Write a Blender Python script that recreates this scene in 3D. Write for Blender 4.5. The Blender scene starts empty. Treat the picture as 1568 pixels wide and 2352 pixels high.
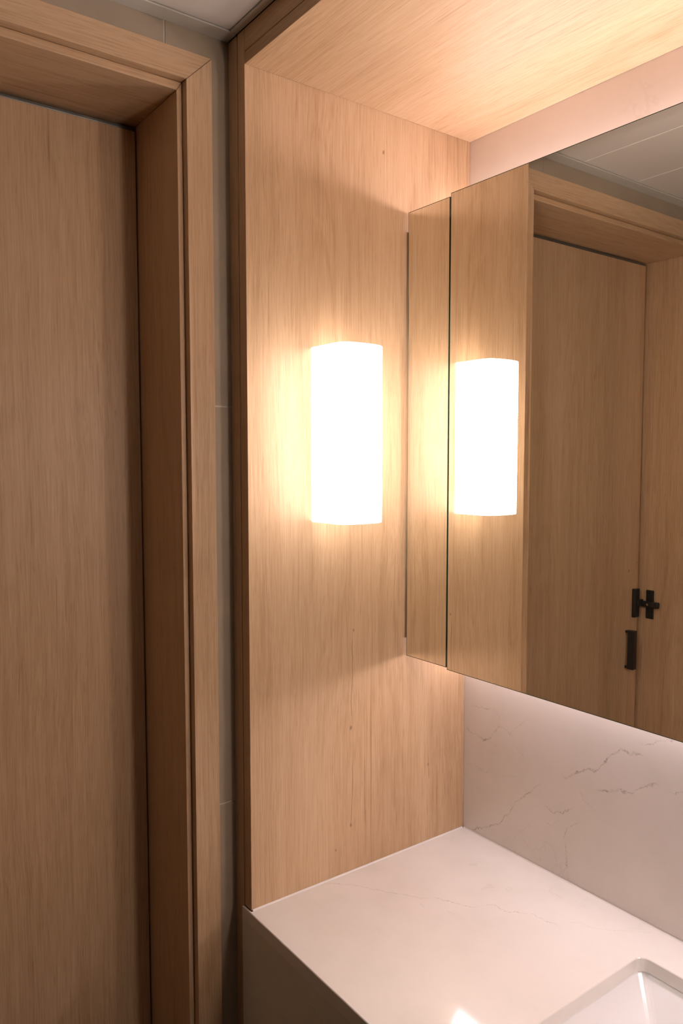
import bpy, bmesh, math
from mathutils import Vector, Matrix

# ---------------------------------------------------------------- camera, world, exposure
S = bpy.context.scene
COL = S.collection
Z0 = 0.85                                   # height of the counter top above the floor
FPX, YAW, PITCH, ROLL = 1765.5, 0.9329, -0.0669, -0.0004
cam = bpy.data.cameras.new('camera')
cam_ob = bpy.data.objects.new('camera', cam)
COL.objects.link(cam_ob)
cam.sensor_fit = 'VERTICAL'
cam.sensor_height = 36.0
cam.lens = FPX / 2352 * 36.0
cam.clip_start = 0.01
fw = Vector((-math.sin(YAW), math.cos(YAW), 0)); rt = Vector((math.cos(YAW), math.sin(YAW), 0)); up = Vector((0, 0, 1))
F = fw * math.cos(PITCH) + up * math.sin(PITCH); U = -fw * math.sin(PITCH) + up * math.cos(PITCH)
R = rt * math.cos(ROLL) + U * math.sin(ROLL); U2 = -rt * math.sin(ROLL) + U * math.cos(ROLL)
M = Matrix((R, U2, -F)).transposed().to_4x4()
M.translation = Vector((1.0708, -1.1008, 0.7428 + Z0))
cam_ob.matrix_world = M
S.camera = cam_ob

w = bpy.data.worlds.new('world'); S.world = w
w.use_nodes = True
w.node_tree.nodes['Background'].inputs[0].default_value = (0.9, 0.8, 0.7, 1)
w.node_tree.nodes['Background'].inputs[1].default_value = 0.02

S.view_settings.view_transform = 'Standard'
S.view_settings.look = 'None'
S.view_settings.exposure = 0.0
S.view_settings.gamma = 1.0
S.view_settings.use_curve_mapping = False
S.cycles.blur_glossy = 0.0

LAMP_COL = (1.0, 0.87, 0.83)
LED_COL = (1.0, 0.83, 0.88)
SHADE_E = 42.0        # frosted sconce glass
SIDE_E = 5.8         # sides and ends of the same glass, dimmed to shrink the wall halo
LED_LOW_E = 17.5     # light strip under the mirror cabinet
LED_E = 22.0          # light strips above and below the mirror cabinet
FILL_E = 0.5         # weak fill light added behind the camera

# ---------------------------------------------------------------- fitted dimensions (m)
D, YM, ZT, ZB, G = 0.4921, -0.1603, 1.1877, 0.3793, 0.1115
H, ZC, XL = 1.35, 1.4026, -0.0526
YR, ZR, YI, ZI, YC, ZCS = -0.5766, 1.3111, -0.5668, 1.3250, -0.5236, 1.3669
JY, XD, XB, XC = -1.2860, -0.2221, -0.0613, -0.0470
W = 1.40                                    # niche width to the right-hand side panel
REAR, RIGHT = -2.3, 2.1

# ---------------------------------------------------------------- materials
def new_mat(name):
    m = bpy.data.materials.new(name); m.use_nodes = True
    return m, m.node_tree, m.node_tree.nodes['Principled BSDF']

class NT:
    def __init__(s, nt): s.t = nt
    def n(s, typ, **kw):
        o = s.t.nodes.new(typ)
        for k, v in kw.items(): setattr(o, k, v)
        return o
    def link(s, a, b): s.t.links.new(a, b)
    def put(s, sock, v):
        if isinstance(v, bpy.types.NodeSocket): s.t.links.new(v, sock)
        else: sock.default_value = v
    def math(s, op, a, b=0.0, c=0.0, clamp=False):
        o = s.n('ShaderNodeMath', operation=op, use_clamp=clamp)
        s.put(o.inputs[0], a); s.put(o.inputs[1], b); s.put(o.inputs[2], c)
        return o.outputs[0]
    def noise(s, vec, scale, detail=2.0, rough=0.5, dist=0.0):
        o = s.n('ShaderNodeTexNoise'); s.link(vec, o.inputs['Vector'])
        o.inputs['Scale'].default_value = scale; o.inputs['Detail'].default_value = detail
        o.inputs['Roughness'].default_value = rough; o.inputs['Distortion'].default_value = dist
        return o.outputs[0]
    def mapr(s, v, a, b, c=0.0, d=1.0):
        o = s.n('ShaderNodeMapRange'); s.put(o.inputs[0], v)
        for i, x in zip((1, 2, 3, 4), (a, b, c, d)): o.inputs[i].default_value = x
        return o.outputs[0]
    def smooth(s, v, a, b, c=0.0, d=1.0):
        o = s.n('ShaderNodeMapRange', interpolation_type='SMOOTHSTEP'); s.put(o.inputs[0], v)
        for i, x in zip((1, 2, 3, 4), (a, b, c, d)): o.inputs[i].default_value = x
        return o.outputs[0]
    def mix(s, f, a, b, mode='MIX'):
        o = s.n('ShaderNodeMix', data_type='RGBA', blend_type=mode)
        s.put(o.inputs[0], f); s.put(o.inputs[6], a); s.put(o.inputs[7], b)
        return o.outputs[2]
    def vec(s, x, y, z):
        o = s.n('ShaderNodeCombineXYZ')
        for i, v in enumerate((x, y, z)): s.put(o.inputs[i], v)
        return o.outputs[0]
    def coords(s, off=(0, 0, 0)):
        tc = s.n('ShaderNodeTexCoord')
        a = s.n('ShaderNodeVectorMath', operation='ADD'); s.link(tc.outputs['Object'], a.inputs[0]); a.inputs[1].default_value = off
        sp = s.n('ShaderNodeSeparateXYZ'); s.link(a.outputs[0], sp.inputs[0])
        return a.outputs[0], sp.outputs[0], sp.outputs[1], sp.outputs[2]

def curve_mask(q, u, v, pts, width, wig, swap=False, patch=None):
    """1 on a line drawn through pts = [(u, v), ...] (u increasing), 0 beside it."""
    if swap: u, v = v, u; pts = sorted((b, a) for a, b in pts)
    us = [p[0] for p in pts]; vs = [p[1] for p in pts]
    u0, u1, v0, v1 = min(us), max(us), min(vs), max(vs)
    if v1 - v0 < 1e-4: v1 = v0 + 1e-4
    t = q.mapr(u, u0, u1)
    fc = q.n('ShaderNodeFloatCurve')
    c = fc.mapping.curves[0]
    np_ = [((a - u0) / (u1 - u0), (b - v0) / (v1 - v0)) for a, b in pts]
    c.points[0].location = np_[0]; c.points[1].location = np_[-1]
    for p in np_[1:-1]: c.points.new(*p)
    for p in c.points: p.handle_type = 'VECTOR'
    fc.mapping.update()
    q.link(t, fc.inputs['Value'])
    vc = q.mapr(fc.outputs[0], 0, 1, v0, v1)
    d = q.math('ABSOLUTE', q.math('SUBTRACT', q.math('ADD', v, wig), vc))
    line = q.smooth(d, width * 0.15, width, 1, 0)
    e = min(0.012, (u1 - u0) * 0.3)
    ends = q.math('MULTIPLY', q.smooth(u, u0 - e, u0 + e), q.smooth(u, u1 - e, u1 + e, 1, 0))
    r = q.math('MULTIPLY', line, ends)
    return q.math('MULTIPLY', r, patch) if patch is not None else r

def wood(name, axis='z', seed=0.0, tone=1.0, off=(0, 0, 0), marks=None, knots=None):
    """Light oak laminate, grain running along axis."""
    m, nt, bs = new_mat(name); q = NT(nt)
    _, x, y, z = q.coords(off)
    L = {'x': x, 'y': y, 'z': z}[axis]
    a, b = [c for k, c in (('x', x), ('y', y), ('z', z)) if k != axis]
    a = q.math('ADD', a, seed * 1.37); b = q.math('ADD', b, seed * 0.61)
    # slow wander of the grain
    wv = q.vec(q.math('MULTIPLY', a, 6), q.math('MULTIPLY', b, 6), q.math('MULTIPLY', L, 1.6))
    wan = q.math('MULTIPLY', q.math('SUBTRACT', q.noise(wv, 1.0, 2), 0.5), 0.030)
    a2 = q.math('ADD', a, wan); b2 = q.math('ADD', b, wan)
    def st(sc, sl, detail=2, rough=0.5):
        return q.noise(q.vec(q.math('MULTIPLY', a2, sc), q.math('MULTIPLY', b2, sc), q.math('MULTIPLY', L, sl)), 1.0, detail, rough)
    broad = st(9, 0.7, 1)
    med = st(60, 1.6, 3, 0.6)
    fine = st(420, 9, 3, 0.65)
    hair = st(1100, 22, 1)
    pores = q.smooth(st(900, 30, 0), 0.66, 0.78)
    # growth rings: contour lines of a stretched noise, strong only in patches
    fld = q.noise(q.vec(q.math('MULTIPLY', a2, 5.5), q.math('MULTIPLY', b2, 5.5), q.math('MULTIPLY', L, 0.9)), 1.0, 1)
    ring = q.math('ABSOLUTE', q.math('SUBTRACT', q.math('FRACT', q.math('MULTIPLY', fld, 17)), 0.5))
    ring = q.smooth(ring, 0.0, 0.28, 1, 0)
    patch = q.smooth(st(10, 1.4, 1), 0.42, 0.66)
    ring = q.math('MULTIPLY', ring, patch)
    streak = q.math('MULTIPLY', q.smooth(st(170, 2.6, 2), 0.60, 0.74), q.smooth(st(14, 2.2, 1), 0.45, 0.65))
    v = q.math('ADD', 0.5, q.math('MULTIPLY', q.math('SUBTRACT', broad, 0.5), 0.45))
    v = q.math('ADD', v, q.math('MULTIPLY', q.math('SUBTRACT', med, 0.5), 0.38))
    v = q.math('ADD', v, q.math('MULTIPLY', q.math('SUBTRACT', fine, 0.5), 0.70))
    v = q.math('ADD', v, q.math('MULTIPLY', q.math('SUBTRACT', hair, 0.5), 0.35))
    v = q.math('SUBTRACT', v, q.math('MULTIPLY', ring, 0.07))
    v = q.math('SUBTRACT', v, q.math('MULTIPLY', streak, 0.23))
    v = q.math('SUBTRACT', v, q.math('MULTIPLY', pores, 0.14))
    wig = q.math('MULTIPLY', q.math('SUBTRACT', q.noise(q.vec(x, y, z), 60, 2), 0.5), 0.004)
    extra = None
    for (pts, wd) in (marks or []):
        wd = wd * 0.9
        k = curve_mask(q, y, z, pts, wd, wig, swap=True)
        extra = k if extra is None else q.math('MAXIMUM', extra, k)
    for (ky, kz, kr) in (knots or []):
        dy = q.math('SUBTRACT', q.math('ADD', y, wig), ky); dz = q.math('MULTIPLY', q.math('SUBTRACT', z, kz), 0.55)
        dd = q.math('SQRT', q.math('ADD', q.math('MULTIPLY', dy, dy), q.math('MULTIPLY', dz, dz)))
        k = q.smooth(dd, kr * 0.3, kr, 1, 0)
        extra = k if extra is None else q.math('MAXIMUM', extra, k)
    cr = q.n('ShaderNodeValToRGB'); q.link(v, cr.inputs[0])
    e = cr.color_ramp.elements
    T = tone
    e[0].position = 0.05; e[0].color = (0.32 * T, 0.190 * T, 0.088 * T, 1)
    e[1].position = 0.95; e[1].color = (0.67 * T, 0.485 * T, 0.315 * T, 1)
    k = cr.color_ramp.elements.new(0.5); k.color = (0.53 * T, 0.353 * T, 0.203 * T, 1)
    col = cr.outputs[0]
    if extra is not None: col = q.mix(q.math('MULTIPLY', extra, 0.62), col, (0.13, 0.065, 0.03, 1))
    q.link(col, bs.inputs['Base Color'])
    bs.inputs['Roughness'].default_value = 0.46
    bs.inputs['Specular IOR Level'].default_value = 0.32
    bp = q.n('ShaderNodeBump'); bp.inputs['Strength'].default_value = 0.10; bp.inputs['Distance'].default_value = 0.0006
    q.link(v, bp.inputs['Height']); q.link(bp.outputs[0], bs.inputs['Normal'])
    return m

WALL_VEINS = [   # (points in x, height above the counter), drawn along height?, line width, strength
 ([(.022,.004),(.07,.028),(.096,.044),(.122,.077),(.136,.103),(.164,.127),(.188,.155)], 0, .0022, .8),
 ([(.246,.185),(.268,.201),(.286,.213),(.312,.221),(.323,.238),(.34,.257),(.353,.272),(.367,.268),(.389,.273)], 0, .0030, .9),
 ([(.007,.204),(.031,.203),(.053,.196),(.071,.207),(.078,.22),(.095,.235)], 0, .0018, .9),
 ([(.095,.235),(.093,.255),(.081,.266)], 1, .0014, .7),
 ([(.019,.256),(.062,.261),(.081,.266)], 0, .0016, .5),
 ([(.095,.235),(.119,.229),(.13,.241),(.165,.269)], 0, .0014, .55),
 ([(.316,.187),(.33,.191),(.347,.199),(.377,.205),(.393,.219),(.416,.232)], 0, .0022, .8),
 ([(.441,.229),(.453,.231),(.467,.24),(.55,.27),(.7,.26)], 0, .0022, .7),
 ([(.276,.115),(.254,.1),(.247,.076),(.252,.051),(.25,.022),(.237,.006)], 1, .0016, .7),
 ([(.209,.12),(.219,.111),(.232,.119),(.251,.125),(.263,.139)], 0, .0018, .8),
 ([(.206,.09),(.222,.09),(.229,.101)], 0, .0016, .6),
 ([(.302,.151),(.284,.16),(.278,.173)], 1, .0014, .6),
 ([(.127,.016),(.137,.037),(.169,.069)], 0, .0016, .4),
 ([(.396,.289),(.419,.302),(.434,.31),(.52,.33)], 0, .0018, .7),
 ([(.123,.226),(.13,.211),(.152,.195)], 1, .0014, .35),
 ([(.006,.133),(.028,.139),(.052,.133),(.117,.146),(.146,.153)], 0, .0016, .3),
]
TOP_VEINS = [    # points in x, y
 ([(.003,-.346),(.039,-.308),(.097,-.271),(.11,-.258),(.141,-.241),(.151,-.222),(.181,-.208),(.212,-.186),(.218,-.170),(.226,-.157),(.253,-.155),(.269,-.138),(.282,-.126),(.304,-.125),(.32,-.117)], 0, .0013, .62),
 ([(.327,-.103),(.341,-.083),(.368,-.077),(.395,-.048),(.426,-.015)], 0, .0013, .35),
 ([(.147,-.253),(.162,-.258)], 0, .0014, .3),
 ([(.192,-.232),(.209,-.227)], 0, .0012, .3),
 ([(.42,-.47),(.60,-.452),(.75,-.46),(.95,-.43),(1.2,-.44)], 0, .0014, .4),
 ([(1.0,-.1),(1.12,-.2),(1.3,-.24)], 0, .0014, .4),
]
def stone(name, veins=(), plane='xz', off=(0, 0, 0), rough=0.14, base=(0.84, 0.79, 0.735), keep=0.12):
    """Polished white quartz with thin grey-green veins."""
    m, nt, bs = new_mat(name); q = NT(nt)
    p, x, y, z = q.coords(off)
    u, v = (x, z) if plane == 'xz' else (x, y)
    wig = q.math('MULTIPLY', q.math('SUBTRACT', q.noise(p, 70, 5, 0.72), 0.5), 0.026)
    patch = q.math('MULTIPLY', q.smooth(q.noise(p, 45, 3, 0.7), 0.42, 0.62, keep, 1.0), q.smooth(q.noise(p, 260, 2, 0.7), 0.35, 0.6, 0.45, 1.0))
    tot = None
    for pts, sw, wd, st_ in veins:
        k = curve_mask(q, u, v, pts, wd, wig, swap=bool(sw), patch=patch)
        k = q.math('MULTIPLY', k, st_)
        tot = k if tot is None else q.math('MAXIMUM', tot, k)
    # faint network and clouds everywhere
    nz = q.noise(p, 5.0, 5, 0.62, 0.4)
    net = q.smooth(q.math('ABSOLUTE', q.math('SUBTRACT', nz, 0.5)), 0.0, 0.012, 1, 0)
    net = q.math('MULTIPLY', q.math('MULTIPLY', net, q.smooth(q.noise(p, 7, 2), 0.5, 0.68)), 0.12)
    tot = net if tot is None else q.math('MAXIMUM', tot, net)
    cloud = q.noise(p, 7, 4, 0.6)
    c = q.mix(q.smooth(cloud, 0.35, 0.75), (*base, 1), (base[0] * .93, base[1] * .93, base[2] * .915, 1))
    c = q.mix(q.math('MULTIPLY', tot, 0.75), c, (0.22, 0.215, 0.16, 1))
    q.link(c, bs.inputs['Base Color'])
    bs.inputs['Roughness'].default_value = rough
    bs.inputs['Specular IOR Level'].default_value = 0.4
    return m

def plain(name, col, rough=0.5, spec=0.5, metal=0.0, var=0.04, scale=40):
    m, nt, bs = new_mat(name); q = NT(nt)
    p, x, y, z = q.coords()
    n = q.mapr(q.noise(p, scale, 3), 0.3, 0.7, 1 - var, 1 + var)
    mu = q.n('ShaderNodeVectorMath', operation='SCALE'); mu.inputs[0].default_value = col; q.link(n, mu.inputs['Scale'])
    q.link(mu.outputs[0], bs.inputs['Base Color'])
    bs.inputs['Roughness'].default_value = rough; bs.inputs['Metallic'].default_value = metal
    bs.inputs['Specular IOR Level'].default_value = spec
    return m

def emitter(name, col, strength, under=(0.8, 0.8, 0.8)):
    m, nt, bs = new_mat(name)
    bs.inputs['Base Color'].default_value = (*under, 1)
    bs.inputs['Emission Color'].default_value = (*col, 1)
    bs.inputs['Emission Strength'].default_value = strength
    bs.inputs['Roughness'].default_value = 0.35
    return m

KN = [(-.286, .266 + Z0, .0032), (-.28, .442 + Z0, .0022), (-.098, .154 + Z0, .0026), (-.215, 1.282 + Z0, .003),
      (-.286, .087 + Z0, .003), (-.32, .05 + Z0, .002)]
MK = [([(-.2835, .425 + Z0), (-.2825, .36 + Z0), (-.286, .315 + Z0), (-.284, .285 + Z0)], .0011),
      ([(-.283, .20 + Z0), (-.282, .163 + Z0), (-.286, .09 + Z0)], .0011),
            ([(-.2545, .20 + Z0), (-.255, .14 + Z0), (-.252, .08 + Z0)], .0009),
      ([(-.098, .175 + Z0), (-.097, .13 + Z0)], .0009)]
M_WOOD_PANEL = wood('oak_panel', 'z', 0.0, marks=MK, knots=KN)
M_WOOD_V = wood('oak_upright', 'z', 2.3)
M_WOOD_V2 = wood('oak_edge', 'z', 4.1)
M_WOOD_X = wood('oak_across', 'x', 5.7)
M_WOOD_Y = wood('oak_along', 'y', 3.9)
M_WOOD_DOOR = wood('oak_door', 'z', 7.7, knots=[(-.649, .42 + Z0, .004), (-.691, .442 + Z0, .002)])
M_STONE_WALL = stone('quartz_wall', WALL_VEINS, 'xz', off=(0, 0, -Z0), rough=0.22, keep=0.3)
M_STONE_TOP = stone('quartz_top', TOP_VEINS, 'xy', rough=0.08, keep=0.7, base=(0.745, 0.71, 0.665))
M_STONE_APRON = stone('quartz_apron', [([(.10, -.02), (.16, -.055), (.2, -.06), (.27, -.10), (.36, -.12)], 0, .0014, .5)], 'xz', off=(0, 0, -Z0), rough=0.2, base=(0.70, 0.66, 0.58))  # low light on the apron put into a darker, greener base
M_TILE = plain('grey_tile', (0.33, 0.268, 0.192), 0.55, 0.4, var=0.07, scale=14)
M_GROUT = plain('pale_grout', (0.62, 0.56, 0.46), 0.9, 0.1)
M_CEIL = plain('ceiling_metal', (0.66, 0.62, 0.56), 0.34, 0.5, var=0.01, scale=4)
M_CEIL_TRIM = plain('ceiling_angle', (0.52, 0.49, 0.42), 0.4, 0.5, var=0.01)
M_BASIN = plain('white_ceramic', (0.80, 0.80, 0.79), 0.12, 0.5, var=0.0)
M_BLACK = plain('black_hardware', (0.018, 0.017, 0.015), 0.35, 0.5, var=0.1)
M_CHROME = plain('brass_pin', (0.55, 0.5, 0.38), 0.25, 0.5, 1.0)
M_ALU = plain('grey_seal', (0.12, 0.12, 0.105), 0.4, 0.5, 0.3)
M_DARK = plain('dark_void', (0.03, 0.028, 0.025), 0.8, 0.1)
M_CARCASS = plain('cabinet_carcass', (0.55, 0.5, 0.43), 0.6)
M_GLASS_EDGE = plain('mirror_edge', (0.05, 0.065, 0.035), 0.12, 0.6, var=0.0)
M_SEAL = plain('white_silicone', (0.72, 0.69, 0.64), 0.35, 0.5, var=0.02)
M_PLATE = plain('steel_backplate', (0.42, 0.38, 0.33), 0.4, 0.5, 0.6)
M_FLOOR = plain('floor_tile', (0.11, 0.10, 0.085), 0.5, 0.4, var=0.08, scale=9)
M_PAINT = plain('plain_wall', (0.17, 0.15, 0.12), 0.7, 0.3, var=0.05, scale=9)
M_SHADE = emitter('frosted_glass', LAMP_COL, SHADE_E)
M_SHADE_SIDE = emitter('frosted_glass_side', LAMP_COL, SIDE_E)
M_LED = emitter('light_strip', LED_COL, LED_E)
M_LED_LOW = emitter('light_strip_low', LED_COL, LED_LOW_E)
M_FILL = emitter('fill_light', (1.0, 0.86, 0.72), FILL_E)
m_, nt_, bs_ = new_mat('mirror_silver')
bs_.inputs['Base Color'].default_value = (0.90, 0.885, 0.82, 1); bs_.inputs['Metallic'].default_value = 1.0; bs_.inputs['Roughness'].default_value = 0.0
M_MIRROR = m_
m_, nt_, bs_ = new_mat('clear_tape')
bs_.inputs['Base Color'].default_value = (0.62, 0.43, 0.28, 1); bs_.inputs['Roughness'].default_value = 0.25
M_TAPE = m_

# ---------------------------------------------------------------- mesh helpers
def bm_box(bm, x0, x1, y0, y1, z0, z1, mi=0):
    x0, x1 = sorted((x0, x1)); y0, y1 = sorted((y0, y1)); z0, z1 = sorted((z0, z1))
    v = [bm.verts.new((x, y, z)) for x in (x0, x1) for y in (y0, y1) for z in (z0, z1)]
    fs = [(0, 1, 3, 2), (4, 6, 7, 5), (0, 4, 5, 1), (2, 3, 7, 6), (0, 2, 6, 4), (1, 5, 7, 3)]
    out = []
    for f in fs:
        g = bm.faces.new([v[i] for i in f]); g.material_index = mi; out.append(g)
    return out

def bm_prism(bm, pts, axis, a0, a1):
    """closed outline pts (2D) extruded along axis from a0 to a1"""
    def P(p, a):
        u, v = p
        return {'x': (a, u, v), 'y': (u, a, v), 'z': (u, v, a)}[axis]
    A = [bm.verts.new(P(p, a0)) for p in pts]; B = [bm.verts.new(P(p, a1)) for p in pts]
    n = len(pts)
    bm.faces.new(A); bm.faces.new(B[::-1])
    for i in range(n): bm.faces.new((A[i], B[i], B[(i + 1) % n], A[(i + 1) % n]))

def link(name, bm, mats, parent=None, base=None, bevel=0.0, seg=2):
    """bm is in world coordinates; base = world origin of the object"""
    bmesh.ops.recalc_face_normals(bm, faces=bm.faces)
    par = Vector((0, 0, 0))
    if parent is not None:
        o = parent
        while o: par += o.location; o = o.parent
    loc = Vector(base) if base is not None else (par if parent is not None else Vector((0, 0, 0)))
    bmesh.ops.translate(bm, verts=bm.verts, vec=-loc)
    me = bpy.data.meshes.new(name); bm.to_mesh(me); bm.free()
    for m in (mats if isinstance(mats, (list, tuple)) else [mats]): me.materials.append(m)
    o = bpy.data.objects.new(name, me); COL.objects.link(o)
    if parent is not None: o.parent = parent
    o.location = loc - par
    if bevel:
        b = o.modifiers.new('bevel', 'BEVEL'); b.width = bevel; b.segments = seg; b.limit_method = 'ANGLE'; b.angle_limit = math.radians(40)
        b.harden_normals = False
    return o

def box(name, dims, mat, parent=None, base=None, bevel=0.0, seg=2):
    bm = bmesh.new(); bm_box(bm, *dims)
    return link(name, bm, mat, parent, base, bevel, seg)

def struct(o, label=None):
    o['kind'] = 'structure'
    if label: o['label'] = label
    return o

def thing(o, label, cat, group=None):
    o['label'] = label; o['category'] = cat
    if group: o['group'] = group
    return o

def empty(name, loc):
    o = bpy.data.objects.new(name, None); o.empty_display_size = 0.05; COL.objects.link(o); o.location = loc
    return o

z = lambda v: v + Z0

# ---------------------------------------------------------------- setting: walls, floor, ceiling
OC = 0.0575
floor = struct(box('floor', (-0.4, RIGHT + .1, REAR - .1, 0.1, -0.05, 0), M_FLOOR), 'dark grey tiled floor below the vanity')
wall_left = bmesh.new()
TX = XL - 0.0013
ZTOPW = z(ZC) + 0.25
bm_box(wall_left, -0.40, TX, YI + 0.008, 0.1, 0, ZTOPW)
bm_box(wall_left, -0.40, TX, REAR - .1, JY - 0.019, 0, ZTOPW)
bm_box(wall_left, -0.40, TX, JY - 0.019, YI + 0.008, z(ZI) + 0.008, ZTOPW)
bm_box(wall_left, -0.42, -0.40, REAR - .1, 0.1, 0, ZTOPW)
wall_left = struct(link('wall_left', wall_left, M_GROUT), 'grey stone-look tiled wall around the oak doorway')
GR = 0.0012
jy1, jy2 = -0.5991, -1.92       # vertical joints
zr_ = [0.0, z(0.1696), z(0.8303), z(1.491)]
E_OUT = YI + 0.012               # tiles stop under the casing
E_FAR = JY - 0.025
ZHEAD = z(ZI) + 0.012
for i in range(3):
    a, b = zr_[i] + GR, min(zr_[i + 1] - GR, ZTOPW)
    bt = bmesh.new()
    if i < 2: bm_box(bt, TX, XL, E_OUT, 0.05, a, b)
    else: bm_prism(bt, [(0.05, a), (0.05, b), (jy1 + GR, b), (jy1 + GR, ZHEAD), (E_OUT, ZHEAD), (E_OUT, a)], 'x', TX, XL)
    link('tile', bt, M_TILE, wall_left)
    bt = bmesh.new()
    if i < 2: bm_box(bt, TX, XL, jy2 + GR, E_FAR, a, b)
    else: bm_prism(bt, [(jy1 - GR, b), (jy2 + GR, b), (jy2 + GR, a), (E_FAR, a), (E_FAR, ZHEAD), (jy1 - GR, ZHEAD)], 'x', TX, XL)
    link('tile', bt, M_TILE, wall_left)
    box('tile', (TX, XL, REAR, jy2 - GR, a, b), M_TILE, wall_left)

wall_back = struct(box('wall_back', (-0.06, RIGHT + .1, 0, 0.1, 0, ZTOPW), M_STONE_WALL), 'polished white quartz wall with grey-green veins behind the counter')
struct(box('wall_right', (RIGHT, RIGHT + .1, REAR - .1, 0.0, 0, ZTOPW), M_PAINT))
struct(box('wall_rear', (XL - 0.002, RIGHT, REAR - .1, REAR, 0, ZTOPW), M_PAINT))

# ceiling: lay-in metal planks running across the room, over an angle trim
PZ = z(ZC) + 0.0035
ceiling = struct(box('ceiling', (-0.3, RIGHT + .1, REAR - .1, 0.1, PZ + 0.02, PZ + 0.06), M_DARK), 'white metal plank ceiling with narrow seams')
ye = [-0.4970, -0.7033, -0.9098]
while ye[-1] > REAR: ye.append(ye[-1] - 0.2065)
LED_X = XL + 0.0305
for i in range(len(ye) - 1):
    box('ceiling_panel', (XL + 0.004, RIGHT, max(ye[i + 1] + 0.0004, REAR), ye[i] - 0.0004, PZ, PZ + 0.012), M_CEIL, ceiling, bevel=0.0016, seg=2)
struct(box('trim_1', (XL, LED_X, REAR, -D - 0.0005, z(ZC), z(ZC) + 0.0028), M_CEIL_TRIM, bevel=0.0008), 'pale metal angle between the ceiling and the tiled wall')
struct(box('trim_2', (LED_X + 0.0005, RIGHT, -D - 0.0125, -D - 0.0005, z(ZC), z(ZC) + 0.0028), M_CEIL_TRIM, bevel=0.0008), 'pale metal angle between the ceiling and the oak bulkhead')

# ---------------------------------------------------------------- door frame (trim_3) and door
frame = empty('trim_3', (XC, (YR + JY) / 2, 0)); struct(frame, 'oak door casing with a stepped bead and deep jambs')
def ring(q, dz):   # opening outline offset: q outwards at the sides, height dz
    return q, dz
def frame_piece(name, prof, side, mat, gap=0.0004, closed=True):
    """prof: list of (x, q, height) - q outwards from the opening; mitred piece for near / far / head"""
    bm = bmesh.new(); n = len(prof)
    if side == 'near':
        A = [(x, YR + q, 0.0) for x, q, h in prof]; B = [(x, YR + q, h - gap) for x, q, h in prof]
    elif side == 'far':
        A = [(x, JY - q, 0.0) for x, q, h in prof]; B = [(x, JY - q, h - gap) for x, q, h in prof]
    else:
        A = [(x, YR + q - gap, h) for x, q, h in prof]; B = [(x, JY - q + gap, h) for x, q, h in prof]
    a = [bm.verts.new(p) for p in A]; b = [bm.verts.new(p) for p in B]
    bm.faces.new(a); bm.faces.new(b[::-1])
    for i in range(n): bm.faces.new((a[i], b[i], b[(i + 1) % n], a[(i + 1) % n]))
    return link(name, bm, mat, frame, bevel=0.0006, seg=2)
qi, qo = YI - YR, YC - YR
zr, zi, zo = z(ZR), z(ZI), z(ZCS)
flat = [(XC, qi, zi), (XC, qo, zo), (XL + 0.0003, qo, zo), (XL + 0.0003, qi + 0.006, zi + 0.006), (XB - 0.004, qi + 0.006, zi + 0.006), (XB - 0.004, qi, zi)]
jamb = [(XB, 0, zr), (XB, qi - 0.0015, zi - 0.002), (XB - 0.0015, qi - 0.0003, zi - 0.0004), (-0.34, qi - 0.0003, zi - 0.0004), (-0.34, 0, zr)]
for side, mat in (('near', M_WOOD_V2), ('far', M_WOOD_V), ('head', M_WOOD_Y)):
    frame_piece('casing', flat, side, mat)
    frame_piece('jamb', jamb, side, mat)
# latch keeper on the far jamb, beside the door
kp = box('latch_keeper', (XD + 0.0215, XD + 0.0465, JY + 0.0002, JY + 0.0042, z(.277), z(.362)), M_BLACK, frame, bevel=0.002, seg=3)
bm = bmesh.new(); bm_box(bm, XD + 0.012, XD + 0.040, JY + 0.004, JY + 0.015, z(.3125), z(.3290)); bm_box(bm, XD + 0.040, XD + 0.067, JY + 0.005, JY + 0.018, z(.3120), z(.3300))
link('thumb_turn', bm, M_BLACK, kp, bevel=0.003, seg=3)
bm = bmesh.new(); bmesh.ops.create_cone(bm, cap_ends=True, segments=16, radius1=0.0035, radius2=0.003, depth=0.002, matrix=Matrix.Translation((XD + 0.034, JY + 0.016, z(.3205))) @ Matrix.Rotation(math.pi / 2, 4, 'X'))
link('pin', bm, M_CHROME, kp)
for zz in (.285, .354):
    bm = bmesh.new(); bmesh.ops.create_cone(bm, cap_ends=True, segments=14, radius1=0.003, radius2=0.002, depth=0.0012, matrix=Matrix.Translation((XD + 0.034, JY + 0.0046, z(zz))) @ Matrix.Rotation(math.pi / 2, 4, 'X'))
    link('screw', bm, M_DARK, kp)

door = empty('door_1', (XD, YR, 0)); struct(door, 'flush oak door set deep in the left-hand wall')
LY0, LY1 = JY + 0.0130, YR - 0.003
box('door_leaf', (XD - 0.04, XD, LY0, LY1, 0.008, z(ZR) - 0.0095), M_WOOD_DOOR, door, bevel=0.0008)
box('top_seal', (XD - 0.03, XD - 0.0015, LY0, LY1, z(ZR) - 0.0092, z(ZR) - 0.0028), M_ALU, door, bevel=0.0015)
box('edge_seal', (XD - 0.036, XD - 0.024, JY + 0.0006, JY + 0.0125, 0.01, z(ZR) - 0.003), M_DARK, door)
# latch on the door
lt = box('latch', (XD + 0.0002, XD + 0.012, -1.266, -1.243, z(.281), z(.366)), M_BLACK, door, bevel=0.002, seg=3)
box('bolt', (XD + 0.004, XD + 0.014, -1.2825, -1.254, z(.3135), z(.3330)), M_BLACK, lt, bevel=0.0025, seg=3)
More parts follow.
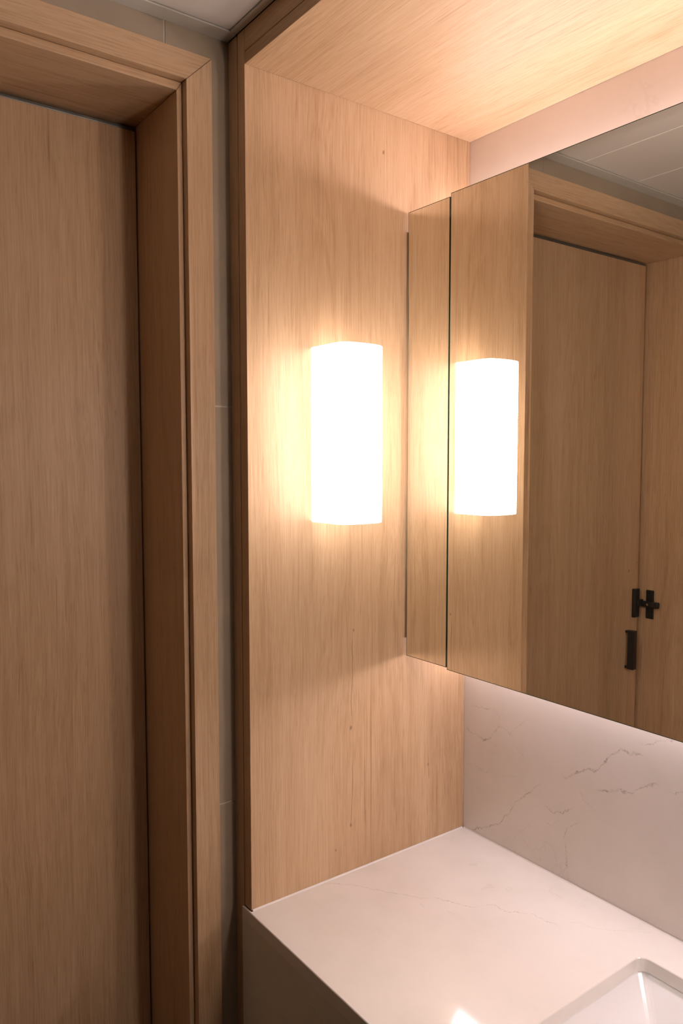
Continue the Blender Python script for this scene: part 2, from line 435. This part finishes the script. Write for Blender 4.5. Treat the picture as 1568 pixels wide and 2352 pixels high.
# pull handle: flat grip on two posts
hd = bmesh.new(); 
bm_box(hd, XD + 0.009, XD + 0.029, -1.2300, -1.2120, z(.133), z(.247))
pull = link('handle', hd, M_BLACK, door, bevel=0.0015, seg=3)
for zz in (.1375, .2425):
    bm = bmesh.new(); bm_box(bm, XD + 0.0002, XD + 0.0095, -1.2280, -1.2140, z(zz) - 0.0035, z(zz) + 0.0035)
    link('post', bm, M_BLACK, pull, bevel=0.001)

# ---------------------------------------------------------------- niche: oak side panels and bulkhead
XP = -0.0212
side = empty('side_panel', (XP / 2, -D / 2, 0)); thing(side, 'tall oak side panel carrying the lit sconce, left of the mirror', 'panel')
bm = bmesh.new(); bm_box(bm, XP, 0, -D, -0.0005, z(0.0005), PZ - 0.004)
link('panel_board', bm, M_WOOD_PANEL, side, base=(0, 0, 0), bevel=0.0006)
box('edge_board', (XL + 0.0006, XP - 0.0032, -D + 0.0006, -0.0005, 0.001, PZ - 0.004), M_WOOD_V2, side, bevel=0.0005)
box('clear_tape', (0.0001, 0.0004, -0.1705, -0.1665, z(.966), z(1.040)), M_TAPE, side)

side2 = empty('side_panel', (W + 0.01, -D / 2, 0)); thing(side2, 'oak side panel at the right-hand end of the vanity, outside the photograph', 'panel')
box('panel_board', (W, W + 0.0212, -D, -0.0005, 0.001, PZ - 0.004), M_WOOD_V, side2, bevel=0.0006)

soff = empty('bulkhead', (W / 2, -D / 2, z(H))); thing(soff, 'oak bulkhead spanning the niche above the mirror', 'bulkhead')
box('soffit_board', (0.0006, W - 0.0006, -D + 0.0004, -0.0006, z(H), z(H) + 0.018), M_WOOD_X, soff, bevel=0.0005)
box('fascia_board', (0.0006, W - 0.0006, -D, -D + 0.018, z(H) + 0.0186, PZ - 0.004), M_WOOD_X, soff, bevel=0.0005)

# ---------------------------------------------------------------- counter with apron and basin
SX0, SX1, SY0, SY1 = 0.4477, 0.98, -0.40, -0.0781
TH = 0.021
AF = -D - 0.004
def rrect(x0, x1, y0, y1, r, n=8):
    P = []
    for cx, cy, a in ((x1 - r, y1 - r, 0), (x0 + r, y1 - r, 90), (x0 + r, y0 + r, 180), (x1 - r, y0 + r, 270)):
        for i in range(n + 1):
            t = math.radians(a + 90 * i / n); P.append((cx + r * math.cos(t), cy + r * math.sin(t)))
    return P
ctr = empty('countertop', (W / 2, -D / 2, z(0) - 0.2)); thing(ctr, 'white quartz vanity counter with a thin grey vein across its top', 'counter')
bm = bmesh.new()
outer = [(W - 0.0006, -0.0006), (0.0006, -0.0006), (0.0006, -D - 0.0002), (XP - 0.0025, -D - 0.0002), (XP - 0.0025, AF), (W - 0.0006, AF)]
inner = rrect(SX0, SX1, SY0, SY1, 0.016)
from mathutils.geometry import tessellate_polygon
BV = 0.0011
outer_in = [(W - 0.0006 - BV, -0.0006 - BV), (0.0006 + BV, -0.0006 - BV), (0.0006 + BV, -D - 0.0002 - BV), (XP - 0.0025 + BV, -D - 0.0002 - BV), (XP - 0.0025 + BV, AF + BV), (W - 0.0006 - BV, AF + BV)]
inner_out = rrect(SX0 - BV, SX1 + BV, SY0 - BV, SY1 + BV, 0.016 + BV)
def ringv(pts, zz): return [bm.verts.new((p[0], p[1], zz)) for p in pts]
def capv(o_, i_, po, pi):
    vs = o_ + i_
    for t in tessellate_polygon([[Vector((*p, 0)) for p in po], [Vector((*p, 0)) for p in pi]]):
        bm.faces.new([vs[i] for i in t])
def bridge0(a, b_):
    n = len(a)
    for i in range(n): bm.faces.new((a[i], a[(i + 1) % n], b_[(i + 1) % n], b_[i]))
ot, om, ob = ringv(outer_in, z(0)), ringv(outer, z(0) - BV), ringv(outer, z(0) - TH)
it, im, ib = ringv(inner_out, z(0)), ringv(inner, z(0) - BV), ringv(inner, z(0) - TH)
capv(ot, it, outer_in, inner_out); capv(ob, ib, outer, inner)
for a_, b_ in ((ot, om), (om, ob), (it, im), (im, ib)): bridge0(a_, b_)
slab = link('slab', bm, M_STONE_TOP, ctr, base=(0, 0, 0))
box('apron', (XP - 0.0025, W - 0.0006, AF, AF + 0.02, z(0) - 0.22, z(0) - TH - 0.0002), M_STONE_APRON, ctr, base=(0, 0, 0))
# silicone beads along the panel and the wall
def bead(pts, n):
    bm = bmesh.new(); (x0, y0), (x1, y1) = pts
    r = 0.0026
    if n == 'y': bm_prism(bm, [(0.0004, z(0) + 0.0002), (r, z(0) + 0.0002), (r * .45, z(0) + r * .45), (0.0004, z(0) + r)], 'y', y0, y1)
    else: bm_prism(bm, [(-0.0004, z(0) + 0.0002), (-r, z(0) + 0.0002), (-r * .45, z(0) + r * .45), (-0.0004, z(0) + r)], 'x', x0, x1)
    return link('sealant', bm, M_SEAL, ctr)
bead(((0, -D + .002), (0, -0.003)), 'y'); bead(((0.003, 0), (W - 0.003, 0)), 'x')

basin = empty('washbasin', ((SX0 + SX1) / 2, (SY0 + SY1) / 2, z(0) - 0.15)); thing(basin, 'white undermount washbasin with sloping sides in the counter', 'basin')
bm = bmesh.new()
loops = []
e_ = 0.002
prof = [(-0.014, -TH - 0.0003, 0.014), (-e_, -TH - 0.0003, 0.016), (0.000, -TH - 0.003, 0.015), (0.096, -0.118, 0.010), (0.112, -0.126, 0.008)]
for ins, zz, r in prof:
    loops.append([bm.verts.new((x_, y_, z(zz))) for x_, y_ in rrect(SX0 + ins, SX1 - ins, SY0 + ins, SY1 - ins, max(r, 0.006), 4)])
back = [(0.100, -0.138, 0.010), (0.004, -0.122 + 0.09, 0.015), (-0.014, -TH - 0.012, 0.014)]
for ins, zz, r in back:
    loops.append([bm.verts.new((x_, y_, z(zz))) for x_, y_ in rrect(SX0 + ins, SX1 - ins, SY0 + ins, SY1 - ins, max(r, 0.006), 4)])
def bridge(a, b_):
    n = len(a)
    for i in range(n): bm.faces.new((a[i], a[(i + 1) % n], b_[(i + 1) % n], b_[i]))
for i in range(4): bridge(loops[i], loops[i + 1])
bm.faces.new(loops[4])
bm.faces.new(loops[5]); bridge(loops[5], loops[6]); bridge(loops[6], loops[7]); bridge(loops[7], loops[0])
bowl = link('bowl', bm, M_BASIN, basin)
bm = bmesh.new(); bmesh.ops.create_cone(bm, cap_ends=True, segments=32, radius1=0.022, radius2=0.020, depth=0.003, matrix=Matrix.Translation(((SX0 + SX1) / 2, (SY0 + SY1) / 2, z(-0.1243))))
link('drain', bm, M_PLATE, basin)

# ---------------------------------------------------------------- mirror cabinet
cab = empty('mirror_cabinet', (W / 2, YM / 2, z(ZB))); thing(cab, 'wall-hung mirror cabinet with a narrow mirrored filler strip at the left', 'cabinet')
CT, CB = z(ZT) - 0.032, z(ZB) + 0.032
box('carcass', (0.0015, W - 0.0015, YM + 0.0065, -0.0005, CB, CT), M_CARCASS, cab)
def mirror(name, x0, x1, z0, z1, y0):
    bm = bmesh.new()
    fs = bm_box(bm, x0, x1, y0, y0 + 0.0055, z0, z1, 1)
    # the face towards the room is silvered inside a border coloured dark for the bevel's reflection
    bm.normal_update()
    bmesh.ops.inset_region(bm, faces=[fs[2]], thickness=0.0015, depth=0.0)
    for f in bm.faces: f.material_index = 1
    fs[2].material_index = 0
    o = link(name, bm, [M_MIRROR, M_GLASS_EDGE], cab)
    return o
mirror('filler_mirror', 0.0052, G - 0.0012, z(ZB), z(ZT), YM)
mirror('mirror_door', G + 0.0018, 0.74, z(ZB) - 0.0034, z(ZT) + 0.0050, YM - 0.0006)
mirror('mirror_door', 0.742, W - 0.002, z(ZB) - 0.0034, z(ZT) + 0.0050, YM - 0.0006)
def strip(zc_, sgn, depth=0.0):
    # channel with a slanted diffuser that looks up/down and out from the wall
    bm = bmesh.new()
    a = CT if sgn > 0 else CB
    y0, y1 = -0.010, -0.036
    hgt = 0.030
    pts = [(y0, a + sgn * 0.0003), (y1, a + sgn * 0.0003), (y1, a + sgn * 0.004), (y0, a + sgn * hgt)]
    bm_prism(bm, pts, 'x', 0.003, W - 0.003)
    for f in bm.faces: f.material_index = 0
    bm.normal_update()
    bm.faces.ensure_lookup_table()
    for f in bm.faces:
        ys = [v.co.y for v in f.verts]; zs = [v.co.z for v in f.verts]
        f.material_index = 1 if (abs(max(zs) - min(zs) - (hgt - 0.004)) < 1e-4 and max(ys) - min(ys) > 0.01 and len(f.verts) == 4 and max(v.co.x for v in f.verts) - min(v.co.x for v in f.verts) > 0.5) else 0
    return link('light_strip', bm, [M_CARCASS, M_LED if sgn > 0 else M_LED_LOW], cab)
strip(0, 1); strip(0, -1)

# ---------------------------------------------------------------- sconces
def sconce(name, x0, sgn, label):
    yc = -0.3282; hw = 0.0460; dp = 0.0965; z0, z1 = z(.6399), z(.9301)
    root = empty(name, (x0, yc, z0)); thing(root, label, 'wall lamp', None)
    box('back_plate', (x0 + sgn * 0.0002, x0 + sgn * 0.004, yc - hw + 0.006, yc + hw - 0.006, z0 + 0.006, z1 - 0.006), M_PLATE, root)
    pts = [(x0 + sgn * 0.0045, -hw)]
    N = 22; flat_ = 0.066
    pts.append((x0 + sgn * flat_, -hw))
    for i in range(1, N):
        t = math.pi * i / N
        cx = -math.cos(t); sy = math.sin(t)
        pts.append((x0 + sgn * (flat_ + (dp - flat_) * sy ** 0.62), hw * math.copysign(abs(cx) ** 0.8, cx)))
    pts += [(x0 + sgn * flat_, hw), (x0 + sgn * 0.0045, hw)]
    bm = bmesh.new()
    bm_prism(bm, [(p[0], p[1] + yc) for p in pts], 'z', z0, z1)
    bm.normal_update()
    for f in bm.faces: f.material_index = 0 if min(abs(v.co.x - x0) for v in f.verts) > flat_ - 0.001 and abs(f.normal.z) < 0.5 else 1
    o = link('shade', bm, [M_SHADE, M_SHADE_SIDE], root, bevel=0.0025, seg=3)
    return root
sconce('wall_sconce', 0.0, 1, 'glowing frosted white box sconce on the oak side panel beside the mirror')
sconce('wall_sconce', W, -1, 'matching frosted sconce on the far right side panel, outside the photograph')

# unseen fill lamp added to lift the room light
fill_ob = empty('fill_light', (0.9, -1.75, PZ)); thing(fill_ob, 'added round fill lamp on the unseen ceiling behind the camera', 'fill light')
bm = bmesh.new(); bmesh.ops.create_cone(bm, cap_ends=True, segments=32, radius1=0.055, radius2=0.06, depth=0.004, matrix=Matrix.Translation((0.9, -1.75, PZ - 0.0022)))
link('rim', bm, M_CEIL_TRIM, fill_ob)
bm = bmesh.new(); bmesh.ops.create_cone(bm, cap_ends=True, segments=32, radius1=0.046, radius2=0.046, depth=0.002, matrix=Matrix.Translation((0.9, -1.75, PZ - 0.0055)))
link('diffuser', bm, M_FILL, fill_ob)
